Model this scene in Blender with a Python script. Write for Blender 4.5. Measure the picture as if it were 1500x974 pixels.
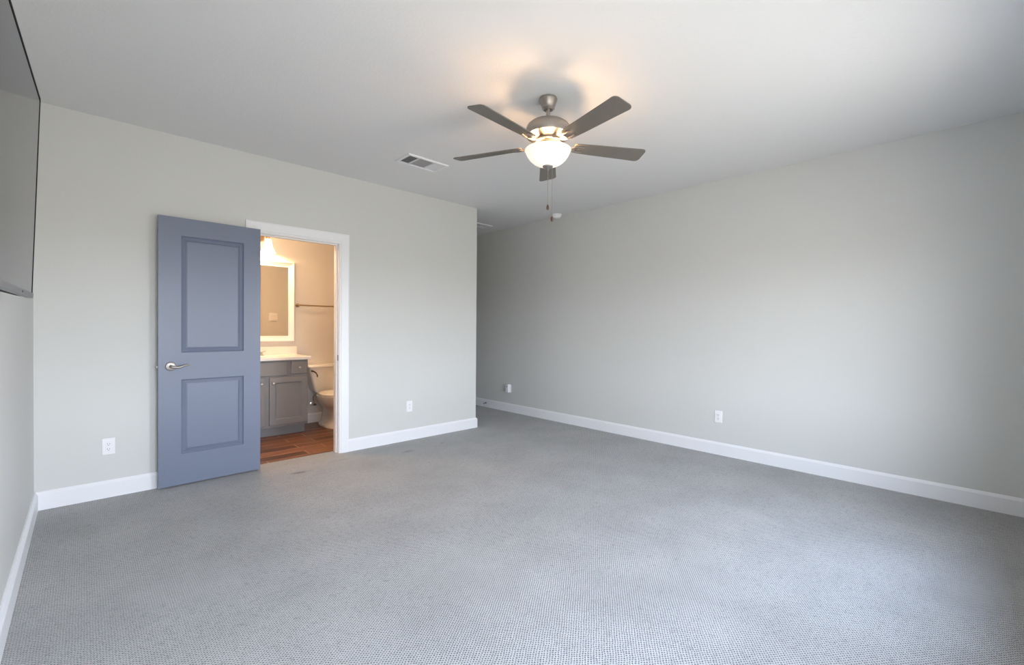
import bpy, bmesh, math, random
from mathutils import Vector, Matrix

# ------------------------------------------------------------------ clearing
for o in list(bpy.data.objects):
    bpy.data.objects.remove(o, do_unlink=True)
S = bpy.context.scene
COL = S.collection
R = math.radians

# ------------------------------------------------------------------ camera
CAM_H = 1.2548
YAW, PITCH, ROLL, FPX = R(43.6614), R(-0.6075), R(0.4345), 656.655
fwd = Vector((math.sin(YAW) * math.cos(PITCH), math.cos(YAW) * math.cos(PITCH), math.sin(PITCH)))
rgt0 = Vector((math.cos(YAW), -math.sin(YAW), 0))
up0 = rgt0.cross(fwd)
rgt = math.cos(ROLL) * rgt0 + math.sin(ROLL) * up0
upv = -math.sin(ROLL) * rgt0 + math.cos(ROLL) * up0
cd = bpy.data.cameras.new('camera')
cam = bpy.data.objects.new('camera', cd)
COL.objects.link(cam)
m3 = Matrix((rgt, upv, -fwd)).transposed()
cam.matrix_world = Matrix.Translation((0, 0, CAM_H)) @ m3.to_4x4()
cd.sensor_width = 36.0
cd.lens = FPX * 36.0 / 1500.0
cd.clip_start = 0.02
S.camera = cam

# ------------------------------------------------------------------ exposure, world, window light
S.view_settings.view_transform = 'Standard'
S.view_settings.look = 'None'
S.view_settings.gamma = 1.0
S.view_settings.use_curve_mapping = False
S.view_settings.exposure = 1.02
S.cycles.diffuse_bounces = 8
S.cycles.max_bounces = 16
S.cycles.caustics_reflective = False
S.cycles.caustics_refractive = False

SKY_TOP = (0.55, 0.72, 1.0)
SKY_LOW = (0.88, 0.93, 1.0)
GROUND = (0.73, 0.705, 0.635)
SKY_STRENGTH = 14.0
GROUND_GAIN = 0.54
REAR_Y = -0.28
WINDOWS = [(0.2, 1.4, 0.6, 2.0), (2.35, 3.25, 0.6, 2.0)]      # x0, x1, sill, head

w = bpy.data.worlds.new('daylight')
S.world = w
w.use_nodes = True
nt = w.node_tree
nt.nodes.clear()
tc = nt.nodes.new('ShaderNodeTexCoord')
sx = nt.nodes.new('ShaderNodeSeparateXYZ')
mr = nt.nodes.new('ShaderNodeMapRange')
mr.inputs['From Min'].default_value = -1
mr.inputs['From Max'].default_value = 1
rp = nt.nodes.new('ShaderNodeValToRGB')
e = rp.color_ramp.elements
g = tuple(c * GROUND_GAIN for c in GROUND)
e[0].position = 0.0; e[0].color = g + (1,)
e[1].position = 1.0; e[1].color = SKY_TOP + (1,)
q = e.new(0.485); q.color = g + (1,)
q = e.new(0.515); q.color = SKY_LOW + (1,)
bg = nt.nodes.new('ShaderNodeBackground')
bg.inputs['Strength'].default_value = SKY_STRENGTH
wo = nt.nodes.new('ShaderNodeOutputWorld')
nt.links.new(tc.outputs['Generated'], sx.inputs[0])
nt.links.new(sx.outputs['Z'], mr.inputs['Value'])
nt.links.new(mr.outputs[0], rp.inputs[0])
nt.links.new(rp.outputs[0], bg.inputs['Color'])
nt.links.new(bg.outputs[0], wo.inputs['Surface'])
for (x0, x1, z0, z1) in WINDOWS:                                   # portals: guide the sky's light through the window openings
    ld = bpy.data.lights.new('window_portal', 'AREA')
    ld.shape = 'RECTANGLE'; ld.size = x1 - x0; ld.size_y = z1 - z0
    ld.cycles.is_portal = True
    lo = bpy.data.objects.new('window_portal', ld)
    lo.location = ((x0 + x1) / 2, REAR_Y - 0.05, (z0 + z1) / 2)
    lo.rotation_euler = (R(90), 0, 0)       # -Z of the lamp looks along +Y
    COL.objects.link(lo)

FAN_LAMP, FAN_GLOW = 150.0, 0.34
VANITY_LAMP_W, VANITY_GLOW = 9.0, 0.8
BATH_FILL_GLOW = 44.0
WARM = (1.0, 0.60, 0.30)
WARM_BATH = (1.0, 0.62, 0.33)

# ------------------------------------------------------------------ materials
def mat(name, color, rough=0.5, metal=0.0, spec=0.5, noise=None, bump=None, coat=0.0):
    """noise=(scale, amount) varies the colour; bump=(scale, strength, distance)"""
    m = bpy.data.materials.new(name)
    m.use_nodes = True
    n, l = m.node_tree.nodes, m.node_tree.links
    b = n['Principled BSDF']
    b.inputs['Base Color'].default_value = (*color, 1)
    b.inputs['Roughness'].default_value = rough
    b.inputs['Metallic'].default_value = metal
    b.inputs['Specular IOR Level'].default_value = spec
    b.inputs['Coat Weight'].default_value = coat
    t = n.new('ShaderNodeTexCoord')
    if noise:
        x = n.new('ShaderNodeTexNoise')
        x.inputs['Scale'].default_value = noise[0]
        x.inputs['Detail'].default_value = 4
        l.new(t.outputs['Object'], x.inputs['Vector'])
        mx = n.new('ShaderNodeMix'); mx.data_type = 'RGBA'
        mx.inputs['A'].default_value = (*[c * (1 - noise[1]) for c in color], 1)
        mx.inputs['B'].default_value = (*[min(1, c * (1 + noise[1])) for c in color], 1)
        l.new(x.outputs['Fac'], mx.inputs['Factor'])
        l.new(mx.outputs['Result'], b.inputs['Base Color'])
    if bump:
        x = n.new('ShaderNodeTexNoise')
        x.inputs['Scale'].default_value = bump[0]
        x.inputs['Detail'].default_value = 3
        l.new(t.outputs['Object'], x.inputs['Vector'])
        bp = n.new('ShaderNodeBump')
        bp.inputs['Strength'].default_value = bump[1]
        bp.inputs['Distance'].default_value = bump[2]
        l.new(x.outputs['Fac'], bp.inputs['Height'])
        l.new(bp.outputs['Normal'], b.inputs['Normal'])
    return m

def emit_mat(name, color, glow, strength, rough=0.4):
    m = mat(name, color, rough)
    b = m.node_tree.nodes['Principled BSDF']
    b.inputs['Emission Color'].default_value = (*glow, 1)
    b.inputs['Emission Strength'].default_value = strength
    return m

M = {}
M['wall'] = mat('wall_paint', (0.66, 0.66, 0.64), 0.55, spec=0.35, noise=(1.3, 0.012), bump=(160, 0.12, 0.002))
M['bath_wall'] = mat('bathroom_wall_paint', (0.68, 0.66, 0.63), 0.55, spec=0.35, bump=(160, 0.12, 0.002))
M['ceiling'] = mat('ceiling_paint', (0.77, 0.77, 0.775), 0.8, spec=0.2, bump=(70, 0.35, 0.004))
M['trim'] = mat('white_trim_paint', (0.86, 0.86, 0.88), 0.35, noise=(3, 0.01))
M['door'] = mat('blue_grey_door_paint', (0.178, 0.205, 0.285), 0.38, noise=(5, 0.02), bump=(260, 0.04, 0.001))
M['nickel'] = mat('satin_nickel', (0.42, 0.385, 0.35), 0.46, 1.0, noise=(40, 0.05))
M['fan_metal'] = mat('brushed_nickel_fan', (0.40, 0.37, 0.34), 0.42, 1.0, noise=(60, 0.08))
M['blade'] = mat('taupe_fan_blade', (0.165, 0.145, 0.125), 0.42, noise=(14, 0.10))
M['chrome'] = mat('chrome', (0.80, 0.79, 0.77), 0.28, 1.0, noise=(30, 0.03))
M['bronze'] = mat('warm_bronze', (0.50, 0.35, 0.20), 0.35, 1.0, noise=(30, 0.05))
M['dark_metal'] = mat('oil_rubbed_metal', (0.12, 0.075, 0.05), 0.35, 0.9, noise=(30, 0.05))
M['plastic'] = mat('white_plastic', (0.87, 0.87, 0.88), 0.35, noise=(20, 0.01))
M['dark'] = mat('dark_slot', (0.03, 0.03, 0.035), 0.6, noise=(20, 0.05))
M['duct_shade'] = mat('duct_shadow_grey', (0.10, 0.10, 0.11), 0.7, noise=(20, 0.05))
M['vent'] = mat('white_vent_enamel', (0.80, 0.80, 0.82), 0.4, noise=(20, 0.01))
M['louver'] = mat('grey_vent_louver', (0.40, 0.40, 0.42), 0.45, noise=(20, 0.02))
M['cabinet'] = mat('grey_cabinet_paint', (0.20, 0.20, 0.205), 0.45, noise=(6, 0.05))
M['counter'] = mat('cultured_marble_white', (0.86, 0.83, 0.78), 0.2, noise=(7, 0.02))
M['porcelain'] = mat('white_porcelain', (0.84, 0.82, 0.79), 0.12, coat=0.3, noise=(9, 0.01))
M['seat'] = mat('white_toilet_seat', (0.86, 0.84, 0.80), 0.25, noise=(9, 0.01))
M['mirror'] = mat('mirror_glass', (0.93, 0.93, 0.92), 0.01, 1.0, noise=(4, 0.004))
M['screen'] = mat('tv_screen_glass', (0.014, 0.016, 0.018), 0.10, spec=0.36, noise=(3, 0.05))
M['tv_black'] = mat('tv_black_plastic', (0.010, 0.009, 0.014), 0.65, spec=0.12, noise=(30, 0.05))
M['tv_silver'] = mat('tv_silver_strip', (0.30, 0.30, 0.30), 0.45, 0.6, noise=(40, 0.03))
M['rubber'] = mat('white_rubber_tip', (0.80, 0.80, 0.80), 0.6, noise=(30, 0.02))
M['spring'] = mat('dark_spring_steel', (0.16, 0.15, 0.15), 0.4, 0.8, noise=(30, 0.03))
M['hose'] = mat('braided_hose', (0.45, 0.43, 0.40), 0.4, 0.8, noise=(120, 0.2))
M['fob'] = mat('dark_wood_pull', (0.10, 0.045, 0.03), 0.4, noise=(30, 0.1))
M['bowl'] = emit_mat('frosted_glass_bowl', (0.9, 0.86, 0.8), (1.0, 0.82, 0.64), FAN_GLOW)
M['fan_bulb'] = emit_mat('warm_lamp_bulb', (0.9, 0.9, 0.9), WARM, FAN_LAMP)
M['shade'] = emit_mat('frosted_bell_glass', (0.9, 0.86, 0.8), (1.0, 0.80, 0.58), VANITY_GLOW)
M['fill_dome'] = emit_mat('bath_fill_glow', (0.9, 0.86, 0.8), WARM_BATH, BATH_FILL_GLOW)
M['bulb'] = emit_mat('lamp_bulb', (0.9, 0.9, 0.9), (1.0, 0.72, 0.45), 12)

def carpet_material():
    m = bpy.data.materials.new('loop_pile_carpet')
    m.use_nodes = True
    n, l = m.node_tree.nodes, m.node_tree.links
    b = n['Principled BSDF']
    b.inputs['Roughness'].default_value = 0.95
    b.inputs['Specular IOR Level'].default_value = 0.1
    b.inputs['Sheen Weight'].default_value = 0.25
    b.inputs['Sheen Roughness'].default_value = 0.4
    t = n.new('ShaderNodeTexCoord')
    # distort the rows of loops a little
    nz = n.new('ShaderNodeTexNoise'); nz.inputs['Scale'].default_value = 18; nz.inputs['Detail'].default_value = 2
    l.new(t.outputs['Object'], nz.inputs['Vector'])
    vs = n.new('ShaderNodeVectorMath'); vs.operation = 'SCALE'; vs.inputs['Scale'].default_value = 0.008
    l.new(nz.outputs['Color'], vs.inputs[0])
    va = n.new('ShaderNodeVectorMath'); va.operation = 'ADD'
    l.new(t.outputs['Object'], va.inputs[0]); l.new(vs.outputs[0], va.inputs[1])
    nz2 = n.new('ShaderNodeTexNoise'); nz2.inputs['Scale'].default_value = 75; nz2.inputs['Detail'].default_value = 2
    l.new(t.outputs['Object'], nz2.inputs['Vector'])
    vs2 = n.new('ShaderNodeVectorMath'); vs2.operation = 'SCALE'; vs2.inputs['Scale'].default_value = 0.0065
    l.new(nz2.outputs['Color'], vs2.inputs[0])
    vb = n.new('ShaderNodeVectorMath'); vb.operation = 'ADD'
    l.new(va.outputs[0], vb.inputs[0]); l.new(vs2.outputs[0], vb.inputs[1])
    sp = n.new('ShaderNodeSeparateXYZ'); l.new(vb.outputs[0], sp.inputs[0])
    def wave(sock, period, phase=None):
        a = n.new('ShaderNodeMath'); a.operation = 'MULTIPLY'; a.inputs[1].default_value = 2 * math.pi / period
        l.new(sock, a.inputs[0])
        s = a.outputs[0]
        if phase is not None:
            p = n.new('ShaderNodeMath'); p.operation = 'ADD'; l.new(s, p.inputs[0]); l.new(phase, p.inputs[1]); s = p.outputs[0]
        c = n.new('ShaderNodeMath'); c.operation = 'SINE'; l.new(s, c.inputs[0])
        return c.outputs[0]
    # staggered loops: small dark gaps between them
    cx_ = wave(sp.outputs['X'], 0.0176)
    cy_ = wave(sp.outputs['Y'], 0.0128)
    h = n.new('ShaderNodeMath'); h.operation = 'MULTIPLY'; l.new(cx_, h.inputs[0]); l.new(cy_, h.inputs[1])
    hp = n.new('ShaderNodeMapRange'); hp.interpolation_type = 'SMOOTHSTEP'
    hp.inputs['From Min'].default_value = 0.85; hp.inputs['From Max'].default_value = -0.05
    l.new(h.outputs[0], hp.inputs['Value'])
    # yarn colour: heathered grey loops, darker in the gaps
    hea = n.new('ShaderNodeTexNoise'); hea.inputs['Scale'].default_value = 160; hea.inputs['Detail'].default_value = 3
    l.new(t.outputs['Object'], hea.inputs['Vector'])
    mx = n.new('ShaderNodeMix'); mx.data_type = 'RGBA'
    mx.inputs['A'].default_value = (0.105, 0.105, 0.106, 1)
    mx.inputs['B'].default_value = (0.452, 0.446, 0.438, 1)
    l.new(hp.outputs[0], mx.inputs['Factor'])
    mh = n.new('ShaderNodeMapRange'); mh.inputs['To Min'].default_value = 0.78; mh.inputs['To Max'].default_value = 1.22
    l.new(hea.outputs['Fac'], mh.inputs['Value'])
    # wear: broad trodden patches
    big = n.new('ShaderNodeTexNoise'); big.inputs['Scale'].default_value = 2.2; big.inputs['Detail'].default_value = 5; big.inputs['Roughness'].default_value = 0.6
    l.new(t.outputs['Object'], big.inputs['Vector'])
    mb = n.new('ShaderNodeMapRange'); mb.inputs['From Min'].default_value = 0.3; mb.inputs['From Max'].default_value = 0.7
    mb.inputs['To Min'].default_value = 0.88; mb.inputs['To Max'].default_value = 1.09
    l.new(big.outputs['Fac'], mb.inputs['Value'])
    k = n.new('ShaderNodeMath'); k.operation = 'MULTIPLY'; l.new(mh.outputs[0], k.inputs[0]); l.new(mb.outputs[0], k.inputs[1])
    fl = n.new('ShaderNodeTexNoise'); fl.inputs['Scale'].default_value = 34; fl.inputs['Detail'].default_value = 5; fl.inputs['Roughness'].default_value = 0.7
    l.new(t.outputs['Object'], fl.inputs['Vector'])
    fm = n.new('ShaderNodeMapRange'); fm.inputs['From Min'].default_value = 0.52; fm.inputs['From Max'].default_value = 0.74
    fm.inputs['To Min'].default_value = 1.0; fm.inputs['To Max'].default_value = 0.72
    l.new(fl.outputs['Fac'], fm.inputs['Value'])
    k2 = n.new('ShaderNodeMath'); k2.operation = 'MULTIPLY'; l.new(k.outputs[0], k2.inputs[0]); l.new(fm.outputs[0], k2.inputs[1])
    last = k2.outputs[0]
    # dirt marks on the pile (centre, half size along/across, turn, strength)
    marks = STAINS
    ns = n.new('ShaderNodeTexNoise'); ns.inputs['Scale'].default_value = 22; ns.inputs['Detail'].default_value = 4
    l.new(t.outputs['Object'], ns.inputs['Vector'])
    for (cx, cy, a, bb, rot, st) in marks:
        mp = n.new('ShaderNodeMapping'); mp.vector_type = 'TEXTURE'
        mp.inputs['Location'].default_value = (cx, cy, 0); mp.inputs['Rotation'].default_value = (0, 0, rot)
        mp.inputs['Scale'].default_value = (a, bb, 1)
        l.new(t.outputs['Object'], mp.inputs['Vector'])
        le = n.new('ShaderNodeVectorMath'); le.operation = 'LENGTH'; l.new(mp.outputs[0], le.inputs[0])
        ad = n.new('ShaderNodeMath'); ad.operation = 'ADD'; l.new(le.outputs['Value'], ad.inputs[0]); l.new(ns.outputs['Fac'], ad.inputs[1])
        rr = n.new('ShaderNodeMapRange'); rr.interpolation_type = 'SMOOTHSTEP'
        rr.inputs['From Min'].default_value = 0.5; rr.inputs['From Max'].default_value = 1.5
        rr.inputs['To Min'].default_value = 1 - st; rr.inputs['To Max'].default_value = 1
        l.new(ad.outputs[0], rr.inputs['Value'])
        mm = n.new('ShaderNodeMath'); mm.operation = 'MULTIPLY'; l.new(last, mm.inputs[0]); l.new(rr.outputs[0], mm.inputs[1])
        last = mm.outputs[0]
    sc = n.new('ShaderNodeVectorMath'); sc.operation = 'SCALE'
    l.new(mx.outputs['Result'], sc.inputs[0]); l.new(last, sc.inputs['Scale'])
    l.new(sc.outputs[0], b.inputs['Base Color'])
    bp = n.new('ShaderNodeBump'); bp.inputs['Strength'].default_value = 0.7; bp.inputs['Distance'].default_value = 0.004
    l.new(hp.outputs[0], bp.inputs['Height']); l.new(bp.outputs[0], b.inputs['Normal'])
    return m

STAINS = [(1.335, 4.02, 0.12, 0.045, R(-8), 0.48), (2.37, 3.98, 0.11, 0.055, R(0), 0.32),
          (2.80, 4.02, 0.06, 0.03, R(15), 0.28), (1.75, 4.15, 0.12, 0.04, R(0), 0.14)]
M['carpet'] = carpet_material()

def plank_material():
    m = bpy.data.materials.new('wood_look_plank_tile')
    m.use_nodes = True
    n, l = m.node_tree.nodes, m.node_tree.links
    b = n['Principled BSDF']
    b.inputs['Roughness'].default_value = 0.35
    t = n.new('ShaderNodeTexCoord')
    br = n.new('ShaderNodeTexBrick')
    br.offset = 0.37; br.offset_frequency = 2
    br.inputs['Scale'].default_value = 1.0
    br.inputs['Brick Width'].default_value = 0.61
    br.inputs['Row Height'].default_value = 0.152
    br.inputs['Mortar Size'].default_value = 0.005
    br.inputs['Color1'].default_value = (0.075, 0.027, 0.012, 1)
    br.inputs['Color2'].default_value = (0.24, 0.098, 0.046, 1)
    br.inputs['Mortar'].default_value = (0.42, 0.26, 0.17, 1)
    l.new(t.outputs['Object'], br.inputs['Vector'])
    mp = n.new('ShaderNodeMapping'); mp.inputs['Scale'].default_value = (2.0, 26, 1)
    l.new(t.outputs['Object'], mp.inputs['Vector'])
    gr = n.new('ShaderNodeTexNoise'); gr.inputs['Scale'].default_value = 1.6; gr.inputs['Detail'].default_value = 6
    l.new(mp.outputs[0], gr.inputs['Vector'])
    mg = n.new('ShaderNodeMapRange'); mg.inputs['From Min'].default_value = 0.25; mg.inputs['From Max'].default_value = 0.75
    mg.inputs['To Min'].default_value = 0.35; mg.inputs['To Max'].default_value = 1.6
    l.new(gr.outputs['Fac'], mg.inputs['Value'])
    sc = n.new('ShaderNodeVectorMath'); sc.operation = 'SCALE'
    l.new(br.outputs['Color'], sc.inputs[0]); l.new(mg.outputs[0], sc.inputs['Scale'])
    l.new(sc.outputs[0], b.inputs['Base Color'])
    return m
M['planks'] = plank_material()

def pane_material():
    m = bpy.data.materials.new('window_glass')
    m.use_nodes = True
    n, l = m.node_tree.nodes, m.node_tree.links
    out = n['Material Output']
    tr = n.new('ShaderNodeBsdfTransparent'); gl = n.new('ShaderNodeBsdfGlossy'); gl.inputs['Roughness'].default_value = 0.02
    mx = n.new('ShaderNodeMixShader')
    ge = n.new('ShaderNodeNewGeometry')                            # Schlick reflectance of a thin pane, same from both sides
    dt = n.new('ShaderNodeVectorMath'); dt.operation = 'DOT_PRODUCT'; l.new(ge.outputs['Normal'], dt.inputs[0]); l.new(ge.outputs['Incoming'], dt.inputs[1])
    def mth(op, a, b=None, c=None):
        k = n.new('ShaderNodeMath'); k.operation = op
        for i, q in enumerate((a, b, c)):
            if q is None: continue
            if isinstance(q, (int, float)): k.inputs[i].default_value = q
            else: l.new(q, k.inputs[i])
        return k.outputs[0]
    rf = mth('MULTIPLY_ADD', mth('POWER', mth('SUBTRACT', 1.0, mth('ABSOLUTE', dt.outputs['Value'])), 4.0), 0.93, 0.06)
    l.new(rf, mx.inputs[0])
    l.new(tr.outputs[0], mx.inputs[1]); l.new(gl.outputs[0], mx.inputs[2])
    l.new(mx.outputs[0], out.inputs['Surface'])
    return m
M['pane'] = pane_material()

# ------------------------------------------------------------------ helpers
def obj(name, bm, m, parent=None, smooth=False, bevel=0.0, loc=None, segs=2):
    bmesh.ops.recalc_face_normals(bm, faces=bm.faces)
    me = bpy.data.meshes.new(name)
    bm.to_mesh(me); bm.free()
    if m: me.materials.append(m)
    o = bpy.data.objects.new(name, me)
    COL.objects.link(o)
    if parent: o.parent = parent
    if loc: o.location = loc
    if smooth:
        for p in me.polygons: p.use_smooth = True
        try:
            me.set_sharp_from_angle(angle=R(40))
        except Exception:
            pass
    if bevel:
        bv = o.modifiers.new('bevel', 'BEVEL'); bv.width = bevel; bv.segments = segs; bv.limit_method = 'ANGLE'; bv.angle_limit = R(40)
    return o

def thing(name, label, cat, loc=(0, 0, 0), rotz=0.0, group=None):
    o = bpy.data.objects.new(name, None)
    o.empty_display_size = 0.1
    COL.objects.link(o)
    o.location = loc; o.rotation_euler = (0, 0, rotz)
    return tag(o, label, cat, group)

def tag(o, label, cat, group=None, kind=None):
    o['label'] = label; o['category'] = cat
    if group: o['group'] = group
    if kind: o['kind'] = kind
    return o

def structure(o, label, cat):
    return tag(o, label, cat, kind='structure')

def box(bm, x0, x1, y0, y1, z0, z1):
    v = [bm.verts.new((x, y, z)) for x in (x0, x1) for y in (y0, y1) for z in (z0, z1)]
    for f in ((0, 1, 3, 2), (4, 6, 7, 5), (0, 4, 5, 1), (2, 3, 7, 6), (0, 2, 6, 4), (1, 5, 7, 3)):
        bm.faces.new([v[i] for i in f])
    return bm

def bx(x0, x1, y0, y1, z0, z1):
    return box(bmesh.new(), x0, x1, y0, y1, z0, z1)

def lathe(bm, prof, segs=40, center=(0, 0, 0), axis='Z'):
    cx, cy, cz = center
    rings = []
    for (r, z) in prof:
        if r < 1e-6:
            pts = [(0, 0, z)]
        else:
            pts = [(r * math.cos(2 * math.pi * i / segs), r * math.sin(2 * math.pi * i / segs), z) for i in range(segs)]
        ring = []
        for (x, y, zz) in pts:
            if axis == 'Y': x, y, zz = x, zz, y
            elif axis == 'X': x, y, zz = zz, x, y
            ring.append(bm.verts.new((cx + x, cy + y, cz + zz)))
        rings.append(ring)
    for a, b in zip(rings, rings[1:]):
        if len(a) == 1 and len(b) == 1: continue
        for i in range(segs):
            j = (i + 1) % segs
            if len(a) == 1: bm.faces.new((a[0], b[i], b[j]))
            elif len(b) == 1: bm.faces.new((a[i], b[0], a[j]))
            else: bm.faces.new((a[i], b[i], b[j], a[j]))
    for ring in (rings[0], rings[-1]):
        if len(ring) > 2: bm.faces.new(ring)
    return bm

def tube(bm, pts, r, segs=12, radii=None, flat=1.0):
    """round (or flattened) tube through points"""
    pts = [Vector(p) for p in pts]
    rings = []
    ref = Vector((0, 0, 1))
    for i, p in enumerate(pts):
        d = (pts[min(i + 1, len(pts) - 1)] - pts[max(i - 1, 0)]).normalized()
        rf = ref if abs(d.dot(ref)) < 0.95 else Vector((0, 1, 0))
        a = d.cross(rf).normalized(); b = a.cross(d).normalized()
        rr = radii[i] if radii else r
        rings.append([bm.verts.new(p + a * rr * math.cos(2 * math.pi * k / segs) + b * rr * flat * math.sin(2 * math.pi * k / segs)) for k in range(segs)])
    for A, B in zip(rings, rings[1:]):
        for k in range(segs):
            j = (k + 1) % segs
            bm.faces.new((A[k], B[k], B[j], A[j]))
    bm.faces.new(rings[0]); bm.faces.new(rings[-1])
    return bm

def loft(bm, rings, cap=True):
    vr = [[bm.verts.new(p) for p in r] for r in rings]
    n = len(vr[0])
    for A, B in zip(vr, vr[1:]):
        for k in range(n):
            j = (k + 1) % n
            bm.faces.new((A[k], B[k], B[j], A[j]))
    if cap:
        bm.faces.new(vr[0]); bm.faces.new(vr[-1])
    return bm

def stations(bm, sts, closed):
    """sts: list of profile rings (lists of points); joins them along; profile itself is closed"""
    vr = [[bm.verts.new(p) for p in r] for r in sts]
    n = len(vr[0])
    m = len(vr)
    for i in range(m if closed else m - 1):
        A, B = vr[i], vr[(i + 1) % m]
        for k in range(n):
            j = (k + 1) % n
            bm.faces.new((A[k], B[k], B[j], A[j]))
    if not closed:
        bm.faces.new(vr[0]); bm.faces.new(vr[-1])
    return bm

def sweep_plan(path, prof, z=0.0):
    """mitred run of a profile [(offset to the left of travel, height)] along a plan path [(x, y)]"""
    P = [Vector(p) for p in path]
    sts = []
    for i, p in enumerate(P):
        d0 = (P[i] - P[i - 1]).normalized() if i > 0 else None
        d1 = (P[i + 1] - P[i]).normalized() if i < len(P) - 1 else None
        d0 = d0 or d1; d1 = d1 or d0
        n0 = Vector((-d0.y, d0.x)); n1 = Vector((-d1.y, d1.x))
        nn = (n0 + n1); nn = nn / nn.dot(n0)
        sts.append([(p.x + nn.x * o, p.y + nn.y * o, z + h) for (o, h) in prof])
    return stations(bmesh.new(), sts, False)

def wall_grid(axis, us, zs, holes, w0, w1):
    """wall slab with rectangular holes; axis 'X': runs along X between Y=w0..w1; axis 'Y': runs along Y"""
    bm = bmesh.new()
    def P(u, z, t): return (u, t, z) if axis == 'X' else (t, u, z)
    cells = set()
    for i in range(len(us) - 1):
        for k in range(len(zs) - 1):
            uc, zc = (us[i] + us[i + 1]) / 2, (zs[k] + zs[k + 1]) / 2
            if not any(a < uc < b and c < zc < d for (a, b, c, d) in holes): cells.add((i, k))
    V = {}
    def v(i, k, s):
        if (i, k, s) not in V: V[(i, k, s)] = bm.verts.new(P(us[i], zs[k], (w0, w1)[s]))
        return V[(i, k, s)]
    for (i, k) in cells:
        for s in (0, 1):
            bm.faces.new((v(i, k, s), v(i + 1, k, s), v(i + 1, k + 1, s), v(i, k + 1, s)))
        for (di, dk, a, b) in ((-1, 0, (i, k), (i, k + 1)), (1, 0, (i + 1, k), (i + 1, k + 1)), (0, -1, (i, k), (i + 1, k)), (0, 1, (i, k + 1), (i + 1, k + 1))):
            if (i + di, k + dk) not in cells:
                bm.faces.new((v(*a, 0), v(*b, 0), v(*b, 1), v(*a, 1)))
    return bm

def rounded_rect(hx, hy, r, n=5):
    pts = []
    for (cx, cy, a0) in ((hx - r, hy - r, 0), (-hx + r, hy - r, 90), (-hx + r, -hy + r, 180), (hx - r, -hy + r, 270)):
        for i in range(n + 1):
            a = R(a0 + 90 * i / n)
            pts.append((cx + r * math.cos(a), cy + r * math.sin(a)))
    return pts

# ------------------------------------------------------------------ the room (metres; back wall runs along X, right wall along Y)
CH = 2.743
XL, XR, YB, XE = -0.2462, 4.5998, 4.378, 3.5577     # left wall, right wall, back wall, end of the back wall
YH = 8.2                                            # end of the hall past the back wall
WT = 0.122                                          # wall thickness
BY0, BY1 = YB + WT, 6.02                            # bathroom front and back walls
BXL, BXR = 0.55, 3.10                               # bathroom left and right walls
DX0, DX1, DZ = 1.083, 1.832, 2.083                  # rough opening of the bathroom doorway

structure(obj('floor', bx(XL - 0.15, XR + 0.15, REAR_Y - 0.15, 4.492, -0.06, 0.0), M['carpet']), 'grey loop pile carpet floor of the bedroom', 'carpet floor')
structure(obj('floor_hall', bx(XE - WT, XR + 0.15, 4.492, YH + 0.1, -0.06, 0.0), M['carpet']), 'grey carpet running on into the dim hall past the wall end', 'carpet floor')
structure(obj('floor_bathroom', bx(BXL - 0.1, BXR + 0.1, 4.492, BY1 + 0.1, -0.06, -0.001), M['planks']), 'brown wood look plank floor inside the bathroom', 'plank floor')
structure(obj('ceiling', bx(XL - 0.15, XR + 0.15, REAR_Y - 0.15, YH + 0.1, CH, CH + 0.08), M['ceiling']), 'pale textured ceiling over the bedroom', 'ceiling')
structure(obj('wall_left', bx(XL - 0.12, XL, REAR_Y - 0.12, YB + WT, 0, CH), M['wall']), 'light grey side wall that carries the television', 'wall')
structure(obj('wall_right', bx(XR, XR + 0.12, REAR_Y - 0.12, YH, 0, CH), M['wall']), 'long light grey wall with two outlets low on it', 'wall')
structure(obj('wall_back', wall_grid('X', [XL, DX0, DX1, XE], [0, DZ, CH], [(DX0, DX1, 0, DZ)], YB, YB + WT), M['wall']), 'light grey wall with the bathroom doorway in it', 'wall')
structure(obj('wall_hall_side', bx(XE - WT, XE, YB + WT, YH, 0, CH), M['wall']), 'light grey hall wall turning off behind the bathroom wall end', 'wall')
structure(obj('wall_hall_end', bx(XE - WT, XR, YH, YH + 0.12, 0, CH), M['wall']), 'light grey wall closing the far end of the hall', 'wall')
xs = sorted({XL, XR} | {c for wn in WINDOWS for c in wn[:2]})
structure(obj('wall_rear', wall_grid('X', xs, [0, WINDOWS[0][2], WINDOWS[0][3], CH], [wn for wn in WINDOWS], REAR_Y - 0.12, REAR_Y), M['wall']), 'light grey wall with two windows behind the viewer', 'wall')
structure(obj('wall_bathroom_back', bx(BXL - 0.1, BXR + 0.1, BY1, BY1 + 0.1, 0, CH), M['bath_wall']), 'warm lit bathroom wall behind the mirror and toilet', 'wall')
structure(obj('wall_bathroom_left', bx(BXL - 0.1, BXL, BY0, BY1, 0, CH), M['bath_wall']), 'bathroom side wall beyond the vanity', 'wall')
structure(obj('wall_bathroom_right', bx(BXR, BXR + 0.1, BY0, BY1, 0, CH), M['bath_wall']), 'bathroom side wall beyond the toilet', 'wall')

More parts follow.
